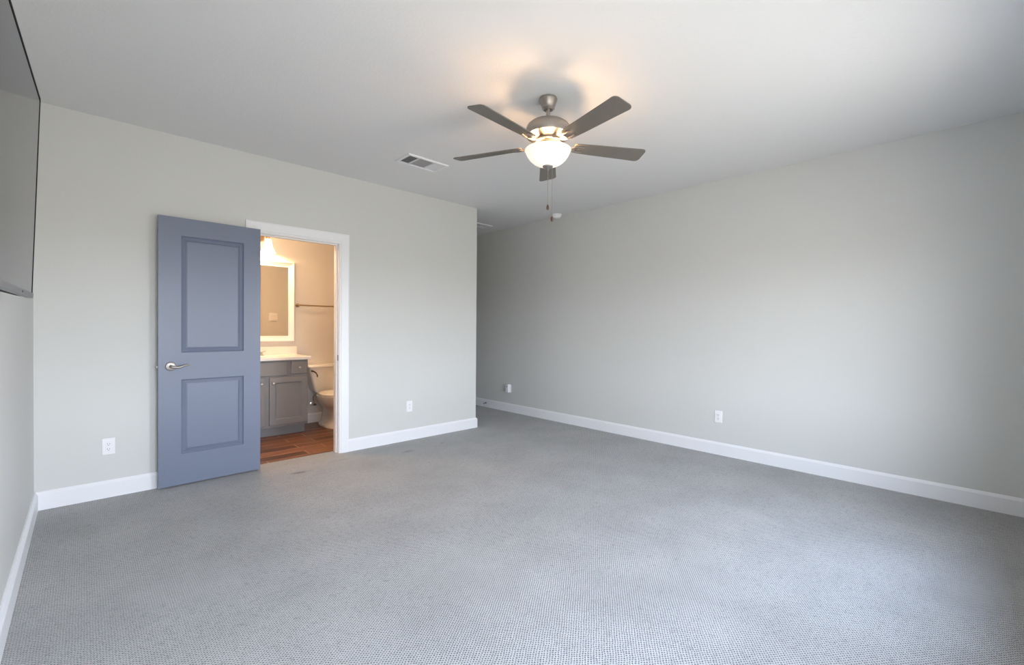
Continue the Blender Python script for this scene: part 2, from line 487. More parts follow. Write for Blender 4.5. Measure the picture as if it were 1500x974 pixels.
BH, BT = 0.124, 0.016
prof = [(0, 0), (BT, 0), (BT, BH - 0.02), (BT - 0.004, BH - 0.012), (BT - 0.009, BH - 0.003), (0.005, BH), (0, BH)]
CX0, CX1 = 1.0162, 1.9145                           # outer edges of the door casing
structure(obj('baseboard_right', sweep_plan([(XR, REAR_Y), (XR, YH)], prof), M['trim']), 'white baseboard along the long wall with two outlets', 'baseboard')
def board(name, path, label, t=BT):
    p = [(o * t / BT, h) for o, h in prof]
    return structure(obj(name, sweep_plan(path, p), M['trim']), label, 'baseboard')
board('baseboard_back', [(CX1, YB), (XE, YB), (XE, YH)][::-1], 'white baseboard between the bathroom doorway and the wall end')
board('baseboard_back_left', [(CX0, YB), (XL + 0.0, YB)], 'white baseboard behind the open blue door')
board('baseboard_left', [(XL, YB), (XL, REAR_Y)], 'white baseboard under the television wall', 0.02)
board('baseboard_bathroom', [(BXR, BY1), (1.96, BY1)], 'white baseboard behind the toilet')

# door casing and jamb
def casing(x0, x1, zt, w_, yface, sgn, th=0.018):
    pr = [(0, 0), (0, th * 0.55), (0.006, th * 0.62), (0.012, th * 0.55), (0.018, th * 0.8), (w_ * 0.55, th * 0.9), (w_ - 0.012, th), (w_, th * 0.9), (w_, 0)]
    sts = []
    for (bxp, bz, dx, dz) in ((x0, 0, -1, 0), (x0, zt, -1, 1), (x1, zt, 1, 1), (x1, 0, 1, 0)):
        sts.append([(bxp + dx * a, yface + sgn * d, bz + dz * a) for (a, d) in pr])
    return stations(bmesh.new(), sts, False)
JX0, JX1, JZ = 1.100, 1.8165, 2.068                 # clear opening
t1 = thing('trim_1', 'white casing and jamb around the bathroom doorway', 'door frame', (0, 0, 0)); t1['kind'] = 'structure'
obj('casing', casing(JX0 - 0.004, JX1 + 0.005, JZ + 0.006, 0.092, YB, -1), M['trim'], t1)
obj('casing', casing(JX0 - 0.004, JX1 + 0.005, JZ + 0.006, 0.092, BY0, 1), M['trim'], t1)
sts = []
for (a, b, dx, dz) in ((JX0, 0, -1, 0), (JX0, JZ, -1, 1), (JX1, JZ, 1, 1), (JX1, 0, 1, 0)):
    d = 0.0150
    s = YB + 0.040
    pr = [(0, YB), (0, s), (-0.011, s), (-0.011, s + 0.034), (0, s + 0.034), (0, BY0), (d, BY0), (d, YB)]
    sts.append([(a + dx * u, y, b + dz * u) for (u, y) in pr])
obj('jamb', stations(bmesh.new(), sts, False), M['trim'], t1)
sp_ = bmesh.new(); box(sp_, JX1 - 0.0016, JX1 + 0.001, YB + 0.006, YB + 0.034, 0.915, 0.972)
o = obj('strike_plate', sp_, M['nickel'], t1, bevel=0.0008); o['label'] = 'small satin nickel strike plate'

# rear windows (behind the viewer): frame, sash bars, pane, sill
for i, (x0, x1, z0, z1) in enumerate(WINDOWS):
    t = thing('window_%d' % (i + 1), ('white sash window behind the viewer near the television wall', 'white sash window behind the viewer near the long wall')[i], 'window', ((x0 + x1) / 2, REAR_Y, z0)); t['kind'] = 'structure'
    hw, hh = (x1 - x0) / 2, z1 - z0
    sts = [[(sx_ * (hw - a), y, (hh if sz else 0) + (-a if sz else a)) for (a, y) in ((0, -0.11), (0, -0.06), (0.045, -0.06), (0.045, -0.11))] for (sx_, sz) in ((-1, 0), (-1, 1), (1, 1), (1, 0))]
    obj('window_frame', stations(bmesh.new(), sts, True), M['trim'], t)
    obj('meeting_rail', bx(-hw + 0.045, hw - 0.045, -0.105, -0.065, hh / 2 - 0.02, hh / 2 + 0.02), M['trim'], t)
    pg = bmesh.new(); pg.faces.new([pg.verts.new(c) for c in ((-hw + 0.045, -0.086, 0.045), (hw - 0.045, -0.086, 0.045), (hw - 0.045, -0.086, hh - 0.045), (-hw + 0.045, -0.086, hh - 0.045))])
    obj('pane', pg, M['pane'], t)
    obj('window_sill', bx(-hw - 0.04, hw + 0.04, 0.0, 0.035, -0.03, 0.0), M['trim'], t, bevel=0.004)

# ------------------------------------------------------------------ blue door, swung open against the wall
def raised_panel_face(bm, W, z0, z1, panels, flip=False):
    xs = sorted({-W, 0.0} | {c for p in panels for c in p[:2]})
    zs = sorted({z0, z1} | {c for p in panels for c in p[2:4]})
    V = {}
    def v(x, y, z):
        k = (round(x, 5), round(y, 5), round(z, 5))
        if k not in V: V[k] = bm.verts.new((x, y, z))
        return V[k]
    for i in range(len(xs) - 1):
        for k in range(len(zs) - 1):
            xc, zc = (xs[i] + xs[i + 1]) / 2, (zs[k] + zs[k + 1]) / 2
            if any(a < xc < b and c < zc < d for (a, b, c, d) in panels): continue
            bm.faces.new((v(xs[i], 0, zs[k]), v(xs[i + 1], 0, zs[k]), v(xs[i + 1], 0, zs[k + 1]), v(xs[i], 0, zs[k + 1])))
    for (a, b, c, d) in panels:
        rings = [(0, 0), (0.002, 0.008), (0.009, 0.0135), (0.033, 0.0050), (0.0345, 0.0100), (0.042, 0.0085)]
        prev = None
        for (ins, dep) in rings:
            cur = [v(a + ins, dep, c + ins), v(b - ins, dep, c + ins), v(b - ins, dep, d - ins), v(a + ins, dep, d - ins)]
            if prev:
                for q_ in range(4):
                    bm.faces.new((prev[q_], prev[(q_ + 1) % 4], cur[(q_ + 1) % 4], cur[q_]))
            prev = cur
        bm.faces.new(prev)
    return V, v, xs, zs

DW, DT, DZ0, DZ1 = 0.6990, 0.035, 0.014, 2.087
door = thing('door_1', 'blue grey two panel door standing open against the wall', 'door', (1.1030, 4.310, 0), R(1.64)); door['kind'] = 'structure'
bm = bmesh.new()
def lx(X): return X - 1.1030
V, v, xs, zs = raised_panel_face(bm, DW, DZ0, DZ1, [(lx(0.545), lx(0.975), 1.041, 1.949), (lx(0.545), lx(0.975), 0.252, 0.832)])
bk = {}
for (x, z) in ((-DW, DZ0), (0, DZ0), (0, DZ1), (-DW, DZ1)): bk[(x, z)] = v(x, DT, z)
bm.faces.new([bk[c] for c in ((-DW, DZ0), (0, DZ0), (0, DZ1), (-DW, DZ1))])
bm.faces.new([v(-DW, 0, z) for z in zs] + [bk[(-DW, DZ1)], bk[(-DW, DZ0)]])
bm.faces.new([v(0, 0, z) for z in zs] + [bk[(0, DZ1)], bk[(0, DZ0)]])
bm.faces.new([v(x, 0, DZ0) for x in xs] + [bk[(0, DZ0)], bk[(-DW, DZ0)]])
bm.faces.new([v(x, 0, DZ1) for x in xs] + [bk[(0, DZ1)], bk[(-DW, DZ1)]])
obj('door_leaf', bm, M['door'], door)
hx, hz = lx(0.4785), 0.938
for sgn, y0 in ((-1, 0.0), (1, DT)):
    hb = bmesh.new()
    lathe(hb, [(0.0, 0), (0.034, 0), (0.034, sgn * 0.004), (0.031, sgn * 0.010), (0.022, sgn * 0.013), (0.0, sgn * 0.013)], 36, (hx, y0, hz), 'Y')
    ro = obj('handle_rose', hb, M['nickel'], door, smooth=True)
    if sgn < 0: ro['label'] = 'round satin nickel rose behind the lever'
    lb = bmesh.new()
    L = 0.048 if sgn < 0 else 0.03
    pts = [(hx, y0 + sgn * 0.012, hz), (hx, y0 + sgn * L * 0.7, hz), (hx + 0.004, y0 + sgn * L * 0.95, hz - 0.001), (hx + 0.018, y0 + sgn * L * 1.05, hz - 0.005),
           (hx + 0.04, y0 + sgn * L * 1.05, hz - 0.007), (hx + 0.062, y0 + sgn * L * 1.02, hz - 0.001), (hx + 0.082, y0 + sgn * L, hz + 0.007), (hx + 0.104, y0 + sgn * L, hz + 0.010), (hx + 0.114, y0 + sgn * L, hz + 0.009)]
    tube(lb, pts, 0.008, 14, [0.0125, 0.0115, 0.0115, 0.0105, 0.0095, 0.0085, 0.0078, 0.0068, 0.003])
    obj('door_handle', lb, M['nickel'], ro, smooth=True)
lt = bmesh.new(); box(lt, -DW - 0.0012, -DW + 0.001, 0.006, 0.029, hz - 0.028, hz + 0.028); box(lt, -DW - 0.012, -DW, 0.011, 0.024, hz - 0.009, hz + 0.009)
obj('latch', lt, M['spring'], door)
for z in (0.22, 1.05, 1.88):
    hb = bmesh.new()
    lathe(hb, [(0, -0.046), (0.004, -0.046), (0.0055, -0.042), (0.0055, 0.042), (0.004, 0.046), (0, 0.046)], 14, (0.0025, DT + 0.0065, z))
    obj('hinge', hb, M['nickel'], door, smooth=True)

# ------------------------------------------------------------------ television on the side wall
Pb = Vector((-0.1455, 2.55, 1.3576)); Pt = Vector((-0.1207, 2.55, 2.1347))
tu = (Pt - Pb).normalized(); TH = (Pt - Pb).length
tl = Vector((math.sin(R(1.7)), math.cos(R(1.7)), 0)).normalized()      # towards the far end
tn = tl.cross(tu) * 1.0                                              # out of the screen (+X)
if tn.x < 0: tn = -tn
tn.normalize()
TW = TH * 1.735
tv = thing('television', 'large flat black television tilted on the side wall', 'television')
# local axes: x along the length (0 = far end, negative towards the viewer), y out of the screen, z up the screen
mt = Matrix((tl, tn, tu)).transposed().to_4x4()
tv.matrix_world = Matrix.Translation(Pb) @ mt
BZ = 0.012
sts = [[(x + sxx * a, y, z + sz * a) for (a, y) in ((0, -0.022), (0, -0.0015), (0.0015, 0), (BZ, 0), (BZ, -0.022))] for (x, z, sxx, sz) in ((-TW, 0, 1, 1), (-TW, TH, 1, -1), (0, TH, -1, -1), (0, 0, -1, 1))]
obj('bezel', stations(bmesh.new(), sts, True), M['tv_black'], tv)
obj('screen', bx(-TW + BZ, -BZ, -0.02, -0.0012, 0.018, TH - BZ), M['screen'], tv)
st_ = obj('bottom_strip', bx(-TW + 0.001, -0.001, -0.018, 0.0025, -0.002, 0.018), M['tv_silver'], tv, bevel=0.0012); st_['label'] = 'silver strip along the bottom edge'
sb = bmesh.new(); lathe(sb, [(0, 0), (0.0035, 0), (0.0035, 0.0015), (0, 0.0015)], 14, (-0.30, 0.0024, 0.008), 'Y')
obj('sensor', sb, M['dark'], st_)
bb = bmesh.new()
loft(bb, [[(-TW + 0.02, -0.022, 0.001), (-0.02, -0.022, 0.001), (-0.02, -0.022, TH - 0.02), (-TW + 0.02, -0.022, TH - 0.02)],
          [(-TW + 0.05, -0.040, 0.003), (-0.06, -0.040, 0.003), (-0.05, -0.030, TH - 0.05), (-TW + 0.05, -0.030, TH - 0.05)],
          [(-TW + 0.20, -0.056, 0.006), (-0.24, -0.056, 0.006), (-0.24, -0.034, TH * 0.5), (-TW + 0.20, -0.034, TH * 0.5)]])
obj('back_case', bb, M['tv_black'], tv)
wm = bmesh.new()
box(wm, -TW / 2 - 0.22, -TW / 2 + 0.22, -0.086, -0.045, TH * 0.5 - 0.06, TH * 0.5 + 0.06)
obj('wall_mount', wm, M['spring'], tv)

# ------------------------------------------------------------------ ceiling fan with a light
FX, FY, FZ = 2.18, 1.96, 2.44
fan = thing('ceiling_fan', 'five blade ceiling fan with a lit glass bowl', 'ceiling fan', (FX, FY, 0))
def lat(name, profile, m, parent=fan, segs=56, center=(0, 0, 0)):
    b_ = bmesh.new(); lathe(b_, profile, segs, center)
    return obj(name, b_, m, parent, smooth=True)
lat('canopy', [(0, CH), (0.056, CH), (0.059, CH - 0.008), (0.057, CH - 0.016), (0.047, CH - 0.046), (0.041, CH - 0.058), (0.041, CH - 0.066), (0.030, CH - 0.076), (0, CH - 0.076)], M['fan_metal'])
lat('downrod', [(0, CH - 0.07), (0.0125, CH - 0.07), (0.0125, 2.614), (0.02, 2.612), (0.02, 2.594), (0, 2.594)], M['fan_metal'])
lat('motor_housing', [(0, 2.596), (0.03, 2.596), (0.080, 2.590), (0.116, 2.579), (0.136, 2.562), (0.143, 2.545), (0.144, 2.504), (0.140, 2.496), (0.118, 2.491), (0.088, 2.483), (0.078, 2.476), (0, 2.476)], M['fan_metal'])
lat('flywheel', [(0, 2.477), (0.080, 2.477), (0.082, 2.472), (0.082, 2.463), (0.078, 2.459), (0, 2.459)], M['fan_metal'])
lat('switch_housing', [(0, 2.460), (0.055, 2.460), (0.058, 2.452), (0.058, 2.434), (0.052, 2.425), (0.030, 2.418), (0.012, 2.412), (0.006, 2.408), (0.006, 2.312), (0, 2.312)], M['fan_metal'])
bowl_out = [(0.020, 2.303), (0.045, 2.306), (0.072, 2.315), (0.098, 2.329), (0.121, 2.349), (0.137, 2.371), (0.147, 2.391), (0.151, 2.402), (0.155, 2.407)]
bowl_out = [(r * 0.97, z) for r, z in bowl_out]
bowl_in = [(r - 0.004, z + 0.003) for r, z in bowl_out][::-1]
bowl = bmesh.new()
segs = 64
rr = bowl_out + bowl_in
vr = [[bowl.verts.new((r * math.cos(2 * math.pi * i / segs), r * math.sin(2 * math.pi * i / segs), z)) for i in range(segs)] for r, z in rr]
for a in range(len(vr)):
    A, B = vr[a], vr[(a + 1) % len(vr)]
    for i in range(segs):
        bowl.faces.new((A[i], B[i], B[(i + 1) % segs], A[(i + 1) % segs]))
bo = obj('glass_bowl', bowl, M['bowl'], fan, smooth=True); bo['label'] = 'glowing frosted glass bowl'
lat('finial', [(0, 2.314), (0.030, 2.311), (0.034, 2.304), (0.030, 2.296), (0.018, 2.290), (0.010, 2.284), (0.006, 2.277), (0, 2.276)], M['fan_metal'])
az0 = math.atan2(FY, FX)
for k in range(2):
    a = az0 + R(70 + 180 * k)
    c_ = (0.080 * math.cos(a), 0.080 * math.sin(a), 0)
    bb_ = bmesh.new()
    lathe(bb_, [(0, 2.350), (0.012, 2.352), (0.021, 2.362), (0.022, 2.373), (0.018, 2.388), (0.012, 2.397), (0.012, 2.400), (0, 2.400)], 24, c_)
    obj('bulb', bb_, M['fan_bulb'], fan, smooth=True)
    sk = bmesh.new(); tube(sk, [(c_[0] * 0.45, c_[1] * 0.45, 2.420), (c_[0] * 0.9, c_[1] * 0.9, 2.420), (c_[0], c_[1], 2.415), (c_[0], c_[1], 2.398)], 0.011, 12)
    obj('lamp_socket', sk, M['fan_metal'], fan, smooth=True)
# one blade + its iron, then copies
def blade_mesh():
    bm = bmesh.new()
    out = []
    r0, r1 = 0.175, 0.676
    def hw(r): return 0.050 + 0.018 * (r - r0) / (r1 - r0)
    top, bot = [], []
    cr = 0.030
    for r_, wdt in ((r0, hw(r0) - 0.014), (r0 + 0.012, hw(r0) - 0.003), (0.30, hw(0.30)), (0.45, hw(0.45)), (0.58, hw(0.58))):
        top.append((r_, wdt)); bot.append((r_, -wdt))
    W_ = hw(r1)
    for i in range(6):
        a = R(90 - 18 * i)
        top.append((r1 - cr + cr * math.cos(a), W_ - cr + cr * math.sin(a)))
    for i in range(6):
        a = R(-90 + 18 * i)
        bot.append((r1 - cr + cr * math.cos(a), -W_ + cr + cr * math.sin(a)))
    pts = top + bot[::-1]
    T = 0.003
    up = [bm.verts.new((x, y, T)) for x, y in pts]; dn = [bm.verts.new((x, y, -T)) for x, y in pts]
    bm.faces.new(up); bm.faces.new(dn[::-1])
    for i in range(len(pts)):
        j = (i + 1) % len(pts)
        bm.faces.new((up[i], dn[i], dn[j], up[j]))
    bmesh.ops.rotate(bm, verts=bm.verts, cent=(0, 0, 0), matrix=Matrix.Rotation(R(PITCHB), 3, 'X'))
    return bm
PITCHB = -12
def iron_mesh():
    bm = bmesh.new()
    # neck from the flywheel out to the blade root, then a flat forked plate under the blade
    secs = [(0.060, 0.022, 0.024, 0.008), (0.085, 0.018, 0.024, 0.007), (0.110, 0.014, 0.012, 0.006), (0.135, 0.013, -0.004, 0.005), (0.160, 0.020, -0.0085, 0.004), (0.185, 0.034, -0.009, 0.003)]
    rings = []
    for (r_, wd, z, t) in secs:
        k = min(1, max(0, (r_ - 0.085) / 0.08))
        tw = math.tan(R(PITCHB)) * k
        rings.append([(r_, -wd, z - t - wd * tw), (r_, wd, z - t + wd * tw), (r_, wd, z + t * 0.4 + wd * tw), (r_, -wd, z + t * 0.4 - wd * tw)])
    loft(bm, rings)
    return bm
def prong_mesh(sgn):
    bm = bmesh.new()
    tw = math.tan(R(PITCHB))
    ring = []
    for (r_, y) in ((0.180, sgn * 0.024), (0.215, sgn * 0.027), (0.245, sgn * 0.022)):
        ring.append((r_, y, -0.0065 + y * tw))
    tube(bm, ring, 0.009, 10, [0.009, 0.010, 0.007], flat=0.45)
    return bm
mb_, mi_ = None, None
for k in range(5):
    a = az0 + R(72 * k)
    if k == 0:
        mb_ = obj('blade', blade_mesh(), M['blade'], fan, bevel=0.0012)
        mi_ = obj('blade_iron', iron_mesh(), M['fan_metal'], fan, bevel=0.0015)
        pr_ = [obj('prong', prong_mesh(s_), M['fan_metal'], mi_, smooth=True) for s_ in (-1, 1)]
        b1, i1 = mb_, mi_
    else:
        b1 = mb_.copy(); COL.objects.link(b1); b1.parent = fan
        i1 = mi_.copy(); COL.objects.link(i1); i1.parent = fan
        for p_ in pr_:
            c = p_.copy(); COL.objects.link(c); c.parent = i1
    for q_ in (b1, i1):
        q_.location = (0, 0, FZ); q_.rotation_euler = (0, 0, a)
# pull chains
vr_ = Vector((math.cos(az0 - math.pi / 2), math.sin(az0 - math.pi / 2), 0))
for (off, ztop, zend) in ((0.002, 2.279, 2.036), (0.030, 2.300, 1.960)):
    p = vr_ * off
    cb = bmesh.new(); tube(cb, [(p.x, p.y, ztop), (p.x, p.y, zend + 0.02)], 0.0016, 8)
    c = obj('pull_chain', cb, M['nickel'], fan, smooth=True)
    fb = bmesh.new(); lathe(fb, [(0, zend + 0.022), (0.004, zend + 0.020), (0.0075, zend + 0.008), (0.0085, zend - 0.002), (0.006, zend - 0.012), (0, zend - 0.015)], 16, (p.x, p.y, 0))
    f = obj('pull_fob', fb, M['fob'], c, smooth=True); f['label'] = 'dark pull at the end of the chain'

# ------------------------------------------------------------------ ceiling vents and smoke detector
def register(name, label, x0, x1, y0, y1, banks, group=None):
    """banks: (fraction, 'long' or 'cross', tilt sign)"""
    t = thing(name, label, 'air vent', ((x0 + x1) / 2, (y0 + y1) / 2, CH), 0, group)
    hx_, hy_ = (x1 - x0) / 2, (y1 - y0) / 2
    fw = 0.028
    pr = [(0, 0), (0.001, -0.010), (0.006, -0.013), (fw - 0.004, -0.012), (fw, -0.009), (fw, 0.0)]
    sts = [[(sx_ * (hx_ - a), sy_ * (hy_ - a), z) for (a, z) in pr] for (sx_, sy_) in ((-1, -1), (1, -1), (1, 1), (-1, 1))]
    obj('vent_frame', stations(bmesh.new(), sts, True), M['vent'], t)
    obj('duct_shade', bx(-hx_ + fw, hx_ - fw, -hy_ + fw, hy_ - fw, -0.0012, -0.0004), M['duct_shade'], t)  # flat dark sheet, its colour stands in for shade inside the opening
    ix0, ix1 = -hx_ + fw, hx_ - fw
    x = ix0
    tot = ix1 - ix0
    for n_, (fr, kind, sg) in enumerate(banks):
        xa, xb = x, x + fr * tot
        x = xb
        lb = bmesh.new()
        if kind == 'cross':
            n = max(3, int((xb - xa) / 0.013)); st = (xb - xa) / n
            for i in range(n):
                c = xa + (i + 0.5) * st
                loft(lb, [[(c - 0.0055 * sg, yy, -0.0025), (c - 0.0045 * sg, yy, -0.0015), (c + 0.0055 * sg, yy, -0.0085), (c + 0.0045 * sg, yy, -0.0095)] for yy in (-hy_ + fw, hy_ - fw)])
        else:
            n = int((2 * hy_ - 2 * fw) / 0.013); st = (2 * hy_ - 2 * fw) / n
            for i in range(n):
                c = -hy_ + fw + (i + 0.5) * st
                loft(lb, [[(xx, c - 0.0055 * sg, -0.0025), (xx, c - 0.0045 * sg, -0.0015), (xx, c + 0.0055 * sg, -0.0085), (xx, c + 0.0045 * sg, -0.0095)] for xx in (xa, xb)])
        obj('louver_bank', lb, M['vent'], t)
        if n_ < len(banks) - 1:
            obj('divider', bx(xb - 0.004, xb + 0.004, -hy_ + fw, hy_ - fw, -0.0105, -0.001), M['vent'], t)
    return t
register('ceiling_vent', 'white three way air register in the ceiling beside the fan', 2.010, 2.428, 3.402, 3.640, [(0.26, 'cross', -1), (0.44, 'long', -1), (0.30, 'cross', 1)])
register('ceiling_vent', 'white air register in the hall ceiling, half hidden by the wall end', 3.86, 4.318, 4.955, 5.165, [(0.28, 'cross', -1), (0.44, 'long', -1), (0.28, 'cross', 1)])
sd = thing('smoke_detector', 'round white smoke detector on the ceiling near the long wall', 'smoke detector', (4.488, 3.872, CH))
lat('base_ring', [(0, 0), (0.066, 0), (0.068, -0.004), (0.066, -0.012), (0.060, -0.014), (0, -0.014)], M['plastic'], sd, 40)
lat('cover', [(0, -0.013), (0.057, -0.013), (0.060, -0.018), (0.057, -0.034), (0.048, -0.044), (0.028, -0.049), (0, -0.050)], M['plastic'], sd, 40)
lat('indicator', [(0, -0.0485), (0.004, -0.0485), (0.004, -0.0505), (0, -0.0505)], M['dark'], sd, 12, (0.018, -0.012, 0))

# ------------------------------------------------------------------ outlets
def outlet(label, loc, rotz, pw=0.074, ph=0.120):
    """local: plate lies in XZ, faces -Y"""
    t = thing('wall_outlet', label, 'outlet', loc, rotz, 'wall outlets')
    pb = bmesh.new()
    ring = rounded_rect(pw / 2, ph / 2, 0.005, 3); ring2 = rounded_rect(pw / 2 - 0.004, ph / 2 - 0.004, 0.004, 3)
    loft(pb, [[(x, 0, z) for x, z in ring], [(x, -0.003, z) for x, z in ring], [(x, -0.0065, z) for x, z in ring2]])
    obj('cover_plate', pb, M['plastic'], t)
    rb = bmesh.new()
    rx = rounded_rect(0.0165, 0.0335, 0.003, 3); rx2 = rounded_rect(0.0158, 0.0328, 0.003, 3)
    loft(rb, [[(x, -0.005, z) for x, z in rx], [(x, -0.0085, z) for x, z in rx], [(x, -0.0092, z) for x, z in rx2]])
    rc = obj('receptacle', rb, M['plastic'], t)
    for zc in (0.018, -0.018):
        for xs_, hh in ((-0.006, 0.0045), (0.006, 0.0038)):
            obj('slot', bx(xs_ - 0.001, xs_ + 0.001, -0.0098, -0.0088, zc + 0.002 - hh, zc + 0.002 + hh), M['dark'], rc)
        g = bmesh.new(); lathe(g, [(0, -0.0088), (0.0024, -0.0088), (0.0024, -0.0098), (0, -0.0098)], 12, (0, 0, zc - 0.0085), 'Y')
        obj('slot', g, M['dark'], rc)
    for zc in (ph / 2 - 0.012, -ph / 2 + 0.012):
        g = bmesh.new(); lathe(g, [(0, -0.0055), (0.003, -0.0055), (0.0026, -0.0072), (0, -0.0074)], 12, (0, 0, zc), 'Y')
        obj('screw', g, M['plastic'], t)
    return t
outlet('white outlet low on the wall behind the open blue door', (0.1265, YB, 0.369), 0)
outlet('white outlet between the bathroom doorway and the wall end', (2.610, YB, 0.3745), 0)
outlet('white outlet on the long wall out in the open', (XR, 1.812, 0.378), R(-90))
outlet('white outlet behind the plug-in unit where the hall begins', (XR, 4.870, 0.347), R(-90))
pl = thing('plug_in_unit', 'small white plug-in box in the outlet where the hall begins', 'plug-in', (XR - 0.0099, 4.872, 0.352), R(-90))
pbm = bmesh.new()
r1_ = rounded_rect(0.030, 0.061, 0.008, 4); r2_ = rounded_rect(0.027, 0.058, 0.008, 4)
loft(pbm, [[(x, 0, z) for x, z in r2_], [(x, -0.004, z) for x, z in r1_], [(x, -0.036, z) for x, z in r1_], [(x, -0.041, z) for x, z in r2_]])
obj('housing', pbm, M['plastic'], pl)
obj('vent_grille', bx(-0.014, 0.014, -0.0425, -0.0405, 0.020, 0.034), M['louver'], pl, bevel=0.0006)

# spring door stop on the baseboard in the hall
ds = thing('door_stop', 'spring door stop on the baseboard in the hall', 'door stop', (XR - BT, 5.385, 0.068))
g = bmesh.new(); lathe(g, [(0, 0), (0.011, 0), (0.011, -0.004), (0.006, -0.010), (0, -0.010)], 18, (0, 0, 0), 'X'); obj('base_cap', g, M['spring'], ds, smooth=True)
g = bmesh.new()
tube(g, [(-0.008 - 0.062 * i / 120, 0.0062 * math.cos(i * 0.9), 0.0062 * math.sin(i * 0.9) - 0.012 * (i / 120) ** 2) for i in range(121)], 0.0014, 6); obj('spring', g, M['spring'], ds, smooth=True)
g = bmesh.new(); lathe(g, [(0, -0.068), (0.009, -0.068), (0.010, -0.074), (0.010, -0.084), (0.007, -0.089), (0, -0.090)], 18, (0, 0, -0.012), 'X'); obj('rubber_tip', g, M['rubber'], ds, smooth=True)

# ------------------------------------------------------------------ bathroom: vanity
VX0, VX1, VY = 1.035, 1.913, 5.50
VC = (VX0 + VX1) / 2
vt = thing('vanity_cabinet', 'grey painted vanity cabinet with two doors in the bathroom', 'vanity', (VC, VY, 0))
cb = bmesh.new()
a_, b_, d_ = VX0 - VC, VX1 - VC, BY1 - VY - 0.001
# open-topped box: outer shell, rim, inner shell
oq = [(a_, 0), (b_, 0), (b_, d_), (a_, d_)]; iq = [(a_ + 0.018, 0.018), (b_ - 0.018, 0.018), (b_ - 0.018, d_ - 0.012), (a_ + 0.018, d_ - 0.012)]
loft(cb, [[(x, y, 0.105) for x, y in oq], [(x, y, 0.864) for x, y in oq], [(x, y, 0.864) for x, y in iq], [(x, y, 0.123) for x, y in iq]])
obj('cabinet_body', cb, M['cabinet'], vt, bevel=0.001)
obj('toe_kick', bx(VX0 - VC + 0.002, VX1 - VC - 0.008, 0.075, BY1 - VY - 0.002, 0.0, 0.105), M['cabinet'], vt)
def shaker(x0, x1, z0, z1, rail, y=-0.019):
    """door or drawer front with a recessed flat panel and a small sloped inner edge"""
    bm = bmesh.new()
    rings = [(0, 0.0), (0, y + 0.002), (0.002, y), (rail - 0.001, y), (rail + 0.002, y + 0.004), (rail + 0.009, y + 0.007), (rail + 0.011, y + 0.010)]
    rs = [[(x0 + i, d, z0 + i), (x1 - i, d, z0 + i), (x1 - i, d, z1 - i), (x0 + i, d, z1 - i)] for i, d in rings]
    return loft(bm, rs)
def slab(x0, x1, z0, z1, y=-0.019):
    bm = bmesh.new()
    rings = [(0, 0.0), (0, y + 0.005), (0.004, y + 0.001), (0.008, y)]
    return loft(bm, [[(x0 + i, d, z0 + i), (x1 - i, d, z0 + i), (x1 - i, d, z1 - i), (x0 + i, d, z1 - i)] for i, d in rings])
def knob(x, z, parent):
    b_ = bmesh.new()
    lathe(b_, [(0, -0.018), (0.007, -0.018), (0.006, -0.024), (0.006, -0.030), (0.013, -0.036), (0.0155, -0.041), (0.013, -0.046), (0.006, -0.048), (0, -0.048)], 20, (x, 0, z), 'Y')
    k_ = obj('knob', b_, M['nickel'], parent, smooth=True); k_['label'] = 'round satin nickel knob'
d1 = obj('cabinet_door', shaker(1.4955 - VC, 1.902 - VC, 0.135, 0.674, 0.062), M['cabinet'], vt); knob(1.5348 - VC, 0.608, d1)
d2 = obj('cabinet_door', shaker(1.046 - VC, 1.4525 - VC, 0.135, 0.674, 0.062), M['cabinet'], vt); knob(1.4139 - VC, 0.608, d2)
w1 = obj('drawer', slab(1.723 - VC, 1.899 - VC, 0.700, 0.849), M['cabinet'], vt); knob(1.813 - VC, 0.775, w1)
w2 = obj('drawer', slab(1.049 - VC, 1.225 - VC, 0.700, 0.849), M['cabinet'], vt); knob(1.137 - VC, 0.775, w2)
obj('false_front', slab(1.262 - VC, 1.6865 - VC, 0.690, 0.851), M['cabinet'], vt)

# countertop with an integral oval basin and a backsplash
ct = thing('bathroom_countertop', 'white countertop with backsplash on the grey vanity cabinet', 'countertop', (VC, 5.745, 0.865))
hx_, hy_, tk = 0.472, 0.274, 0.037
bm = bmesh.new()
N = 64
def rect_pt(a, hx2, hy2):
    c, s = math.cos(a), math.sin(a)
    k = min(hx2 / abs(c) if abs(c) > 1e-9 else 9e9, hy2 / abs(s) if abs(s) > 1e-9 else 9e9)
    return c * k, s * k
angs = sorted([2 * math.pi * i / N for i in range(N)] + [math.atan2(sy_ * hy_, sx_ * hx_) % (2 * math.pi) for sx_ in (-1, 1) for sy_ in (-1, 1)])
rings = []
rings.append([(*rect_pt(a, hx_ - 0.002, hy_ - 0.002), 0) for a in angs])
rings.append([(*rect_pt(a, hx_, hy_), 0.002) for a in angs])
rings.append([(*rect_pt(a, hx_, hy_), tk - 0.005) for a in angs])
rings.append([(*rect_pt(a, hx_ - 0.005, hy_ - 0.005), tk) for a in angs])
for (ea, eb, z) in ((0.205, 0.155, tk), (0.200, 0.150, tk - 0.004), (0.190, 0.140, tk - 0.03), (0.165, 0.12, tk - 0.085), (0.10, 0.075, tk - 0.125), (0.02, 0.02, tk - 0.13)):
    rings.append([(ea * math.cos(a), -0.035 + eb * math.sin(a), z) for a in angs])
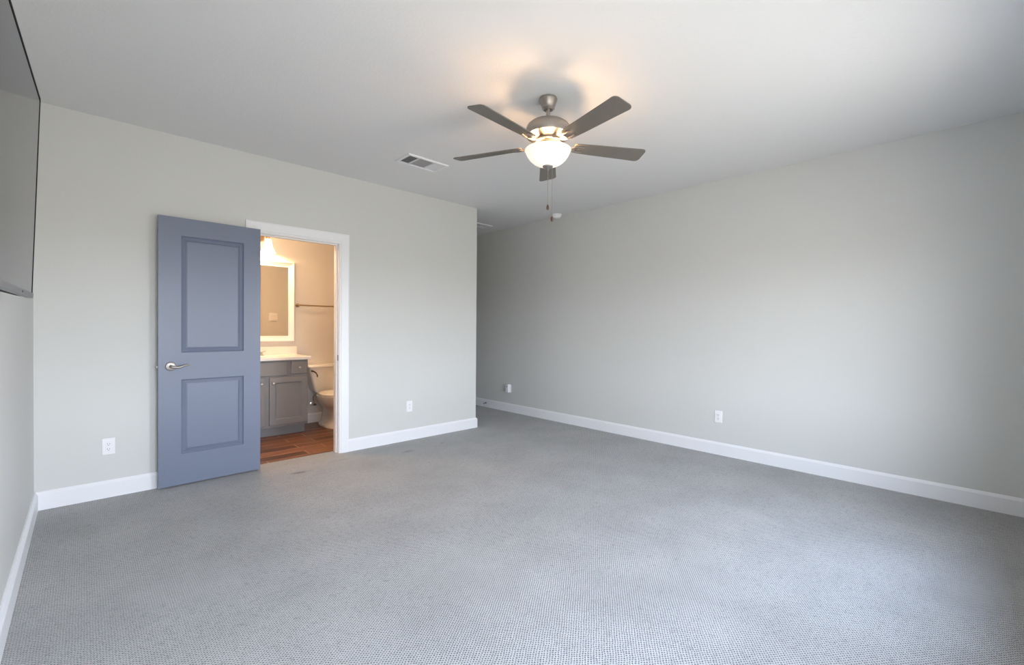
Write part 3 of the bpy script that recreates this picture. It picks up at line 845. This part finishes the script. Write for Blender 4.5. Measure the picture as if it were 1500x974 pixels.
# open underside: the slab sits on the cabinet
loft(bm, rings, cap=False)
obj('counter_slab', bm, M['counter'], ct)
obj('backsplash', bx(-hx_ + 0.001, hx_ + 0.008, hy_ - 0.021, hy_, tk - 0.001, 0.135), M['counter'], ct, bevel=0.002)
fc = thing('faucet', 'nickel faucet on the white countertop, mostly behind the open door', 'faucet', (VC, 5.925, 0.902))
g = bmesh.new(); loft(g, [[(x, y, z) for x, y in rounded_rect(0.08 - i, 0.024 - i, 0.02 - i, 5)] for z, i in ((0, 0), (0.008, 0), (0.012, 0.004))]); obj('deck_plate', g, M['nickel'], fc, smooth=True)
g = bmesh.new(); tube(g, [(0, 0, 0.01), (0, 0, 0.05), (0, -0.015, 0.066), (0, -0.05, 0.074), (0, -0.09, 0.068), (0, -0.108, 0.054), (0, -0.110, 0.044)], 0.011, 16); obj('spout', g, M['nickel'], fc, smooth=True)
for s_ in (-1, 1):
    g = bmesh.new(); lathe(g, [(0, 0.011), (0.016, 0.011), (0.014, 0.030), (0.012, 0.044), (0, 0.046)], 20, (s_ * 0.052, 0, 0)); tube(g, [(s_ * 0.052, 0, 0.040), (s_ * 0.075, -0.004, 0.046), (s_ * 0.098, -0.006, 0.050)], 0.006, 10); obj('handle', g, M['nickel'], fc, smooth=True)

# mirror
mrr = thing('mirror', 'white framed bathroom mirror above the vanity', 'mirror', (VC, BY1, 1.064))
mw, mh, fw = 0.446, 0.990, 0.068
pr = [(0, 0), (0, -0.030), (0.004, -0.034), (0.012, -0.034), (0.016, -0.031), (fw - 0.012, -0.016), (fw - 0.008, -0.018), (fw - 0.002, -0.016), (fw, -0.010), (fw, 0)]
sts = [[(sx_ * (mw - a), d, (mh - a) if up_ else a) for a, d in pr] for sx_, up_ in ((-1, 0), (-1, 1), (1, 1), (1, 0))]
obj('mirror_frame', stations(bmesh.new(), sts, True), M['trim'], mrr)
obj('mirror_glass', bx(-mw + fw - 0.002, mw - fw + 0.002, -0.0095, -0.004, fw - 0.002, mh - fw + 0.002), M['mirror'], mrr)

# vanity light: two frosted bells on an arm
vl = thing('vanity_light', 'lit bell shade vanity light above the bathroom mirror', 'wall lamp', (VC, BY1, 2.325))
g = bmesh.new(); loft(g, [[(x, d, z) for x, z in rounded_rect(0.10 - i, 0.055 - i, 0.03 - i, 6)] for d, i in ((0, 0), (-0.014, 0), (-0.020, 0.006))]); obj('back_plate', g, M['bronze'], vl, smooth=True)
AY = -0.09
g = bmesh.new(); tube(g, [(-0.150, AY, 0.004), (0.150, AY, 0.004)], 0.0075, 14); tube(g, [(0, -0.018, 0.004), (0, AY, 0.004)], 0.009, 14); obj('arm', g, M['bronze'], vl, smooth=True)
for s_ in (-1, 1):
    cx_ = s_ * 0.126
    g = bmesh.new(); lathe(g, [(0, 0.016), (0.012, 0.014), (0.020, -0.004), (0.022, -0.022), (0.020, -0.028), (0, -0.028)], 24, (cx_, AY, 0)); obj('lamp_cap', g, M['bronze'], vl, smooth=True)
    po = [(0.021, -0.024), (0.033, -0.030), (0.038, -0.045), (0.043, -0.080), (0.052, -0.120), (0.066, -0.155), (0.082, -0.186)]
    pi_ = [(r - 0.003, z + 0.001) for r, z in po][::-1]
    g = bmesh.new(); segs = 40
    vr = [[g.verts.new((cx_ + r * math.cos(2 * math.pi * i / segs), AY + r * math.sin(2 * math.pi * i / segs), z)) for i in range(segs)] for r, z in po + pi_]
    for a in range(len(vr)):
        A, B = vr[a], vr[(a + 1) % len(vr)]
        for i in range(segs): g.faces.new((A[i], B[i], B[(i + 1) % segs], A[(i + 1) % segs]))
    sh = obj('lamp_shade', g, M['shade'], vl, smooth=True); sh['label'] = 'glowing frosted bell shade'
    g = bmesh.new(); lathe(g, [(0, -0.026), (0.012, -0.028), (0.013, -0.05), (0.022, -0.085), (0.024, -0.10), (0.018, -0.118), (0, -0.125)], 20, (cx_, AY, 0)); obj('bulb', g, M['bulb'], sh, smooth=True)
    ld = bpy.data.lights.new('vanity_bulb_light', 'POINT'); ld.energy = VANITY_LAMP_W; ld.color = WARM_BATH; ld.shadow_soft_size = 0.025
    lo = bpy.data.objects.new('vanity_bulb_light', ld); COL.objects.link(lo); lo.parent = vl; lo.location = (cx_, AY, -0.158)

# unseen ceiling lamp, added to fill the bathroom with warm light
fl_ = thing('bath_fill_light', 'unseen fill lamp added under the bathroom ceiling to brighten it', 'added fill light', (1.15, 5.15, CH))
lat('fill_lamp_base', [(0, 0), (0.15, 0), (0.155, -0.01), (0.15, -0.025), (0, -0.025)], M['bronze'], fl_, 40)
lat('fill_lamp_dome', [(0, -0.024), (0.145, -0.024), (0.147, -0.04), (0.13, -0.068), (0.09, -0.09), (0.04, -0.10), (0, -0.102)], M['fill_dome'], fl_, 40)

# towel bar over the toilet
tb = thing('towel_bar', 'metal towel bar on the wall above the toilet', 'towel bar', (2.29, BY1, 1.519))
for x in (-0.325, 0.325):
    g = bmesh.new(); lathe(g, [(0, 0), (0.024, 0), (0.024, -0.006), (0.014, -0.014), (0.010, -0.03), (0.012, -0.055), (0.015, -0.066), (0.012, -0.076), (0, -0.078)], 24, (x, 0, 0), 'Y'); obj('post', g, M['bronze'], tb, smooth=True)
g = bmesh.new(); tube(g, [(-0.325, -0.063, 0), (0.325, -0.063, 0)], 0.008, 14); obj('bar', g, M['bronze'], tb, smooth=True)

# toilet
TX = 2.265
tl_ = thing('toilet', 'white toilet beside the vanity, partly hidden by the door frame', 'toilet', (TX, 5.60, 0))
def sec(z, y0, y1, rx, n=40, sq=2.4, back=None):
    cy, ry = (y0 + y1) / 2 - 5.60, (y1 - y0) / 2
    out = []
    for i in range(n):
        a = 2 * math.pi * i / n
        c, s = math.cos(a), math.sin(a)
        k = 2 / sq
        out.append((rx * math.copysign(abs(c) ** k, c), cy + ry * math.copysign(abs(s) ** k, s), z))
    return out
g = bmesh.new()
loft(g, [sec(0, 5.455, 5.93, 0.112, sq=3), sec(0.02, 5.455, 5.93, 0.112, sq=3), sec(0.035, 5.462, 5.92, 0.100, sq=3), sec(0.06, 5.470, 5.90, 0.082, sq=2.8), sec(0.12, 5.475, 5.88, 0.076, sq=2.8), sec(0.19, 5.465, 5.87, 0.080, sq=2.6),
         sec(0.235, 5.43, 5.86, 0.098), sec(0.27, 5.38, 5.86, 0.135), sec(0.305, 5.345, 5.86, 0.162), sec(0.345, 5.325, 5.87, 0.176), sec(0.375, 5.315, 5.88, 0.183), sec(0.392, 5.315, 5.88, 0.183), sec(0.396, 5.325, 5.87, 0.176)])
obj('bowl', g, M['porcelain'], tl_, smooth=True)
g = bmesh.new()
loft(g, [sec(0.397, 5.318, 5.76, 0.180), sec(0.399, 5.310, 5.765, 0.187), sec(0.410, 5.310, 5.765, 0.187), sec(0.414, 5.316, 5.76, 0.182)]); obj('seat', g, M['seat'], tl_, smooth=True)
g = bmesh.new()
loft(g, [sec(0.4145, 5.316, 5.775, 0.182), sec(0.417, 5.308, 5.78, 0.188), sec(0.428, 5.308, 5.78, 0.188), sec(0.437, 5.325, 5.77, 0.172), sec(0.440, 5.38, 5.72, 0.12)]); obj('lid', g, M['seat'], tl_, smooth=True)
def tsec(z, y0, y1, hw_, r=0.035):
    cy = (y0 + y1) / 2 - 5.60
    return [(x, cy + y, z) for x, y in rounded_rect(hw_, (y1 - y0) / 2, r, 6)]
g = bmesh.new()
loft(g, [tsec(0.397, 5.845, 6.00, 0.120), tsec(0.415, 5.84, 6.00, 0.145), tsec(0.45, 5.825, 6.005, 0.163), tsec(0.60, 5.812, 6.008, 0.196), tsec(0.728, 5.805, 6.01, 0.222)]); obj('tank', g, M['porcelain'], tl_, smooth=True)
g = bmesh.new()
loft(g, [tsec(0.729, 5.800, 6.012, 0.226), tsec(0.733, 5.794, 6.014, 0.232), tsec(0.752, 5.794, 6.014, 0.232), tsec(0.764, 5.803, 6.010, 0.224)]); obj('tank_lid', g, M['porcelain'], tl_, smooth=True)
g = bmesh.new()
lathe(g, [(0, 0.212), (0.013, 0.212), (0.013, 0.205), (0.009, 0.195), (0, 0.193)], 18, (-0.192, 0, 0.690), 'Y')
tube(g, [(-0.192, 0.197, 0.690), (-0.192, 0.186, 0.690), (-0.176, 0.180, 0.684), (-0.152, 0.180, 0.664), (-0.136, 0.181, 0.636), (-0.138, 0.182, 0.612)], 0.008, 10, [0.009, 0.009, 0.0085, 0.008, 0.0085, 0.006]); fl = obj('flush_lever', g, M['dark_metal'], tl_, smooth=True); fl['label'] = 'dark metal flush lever'
for s_ in (-1, 1):
    g = bmesh.new(); lathe(g, [(0, 0.012), (0.013, 0.016), (0.012, 0.030), (0.006, 0.036), (0, 0.037)], 14, (s_ * 0.108, 0.07, 0)); obj('bolt_cap', g, M['porcelain'], tl_, smooth=True)

# shut-off valve and hose beside the toilet
sv = thing('shutoff_valve', 'chrome shut-off valve and hose low on the wall beside the toilet', 'valve', (2.150, BY1, 0.245))
g = bmesh.new(); lathe(g, [(0, 0), (0.030, 0), (0.029, -0.004), (0.012, -0.010), (0, -0.010)], 24, (0, 0, 0), 'Y'); obj('escutcheon', g, M['chrome'], sv, smooth=True)
g = bmesh.new(); lathe(g, [(0, -0.008), (0.009, -0.008), (0.009, -0.060), (0.013, -0.062), (0.013, -0.085), (0, -0.087)], 18, (0, 0, 0), 'Y'); obj('valve_body', g, M['chrome'], sv, smooth=True)
g = bmesh.new()
loft(g, [[(0.020 * math.cos(R(k * 15)), d, 0.013 * math.sin(R(k * 15))) for k in range(24)] for d in (-0.086, -0.100)]); obj('valve_handle', g, M['spring'], sv, smooth=True)
g = bmesh.new(); tube(g, [(0, -0.074, 0.010), (0, -0.074, 0.035), (-0.012, -0.078, 0.075), (-0.010, -0.085, 0.110), (0.008, -0.092, 0.128), (0.018, -0.095, 0.142), (0.020, -0.095, 0.151)], 0.006, 10); obj('supply_hose', g, M['hose'], sv, smooth=True)

# switch plate on the bathroom side of the doorway wall (seen in the mirror)
sw = thing('light_switch', 'white double switch plate, seen reflected in the bathroom mirror', 'light switch', (2.10, BY0, 1.390), R(180))
g = bmesh.new()
ring = rounded_rect(0.062, 0.060, 0.005, 3); ring2 = rounded_rect(0.058, 0.056, 0.004, 3)
loft(g, [[(x, 0, z) for x, z in ring], [(x, -0.003, z) for x, z in ring], [(x, -0.0065, z) for x, z in ring2]]); obj('cover_plate', g, M['plastic'], sw)
for x in (-0.024, 0.024):
    g = bmesh.new()
    loft(g, [[(x + px_, -0.006, pz_) for px_, pz_ in rounded_rect(0.0165, 0.0335, 0.002, 2)], [(x + px_ * 0.95, -0.0085 - 0.0025 * (pz_ / 0.0335), pz_ * 0.97) for px_, pz_ in rounded_rect(0.0165, 0.0335, 0.002, 2)]]); obj('rocker', g, M['plastic'], sw)
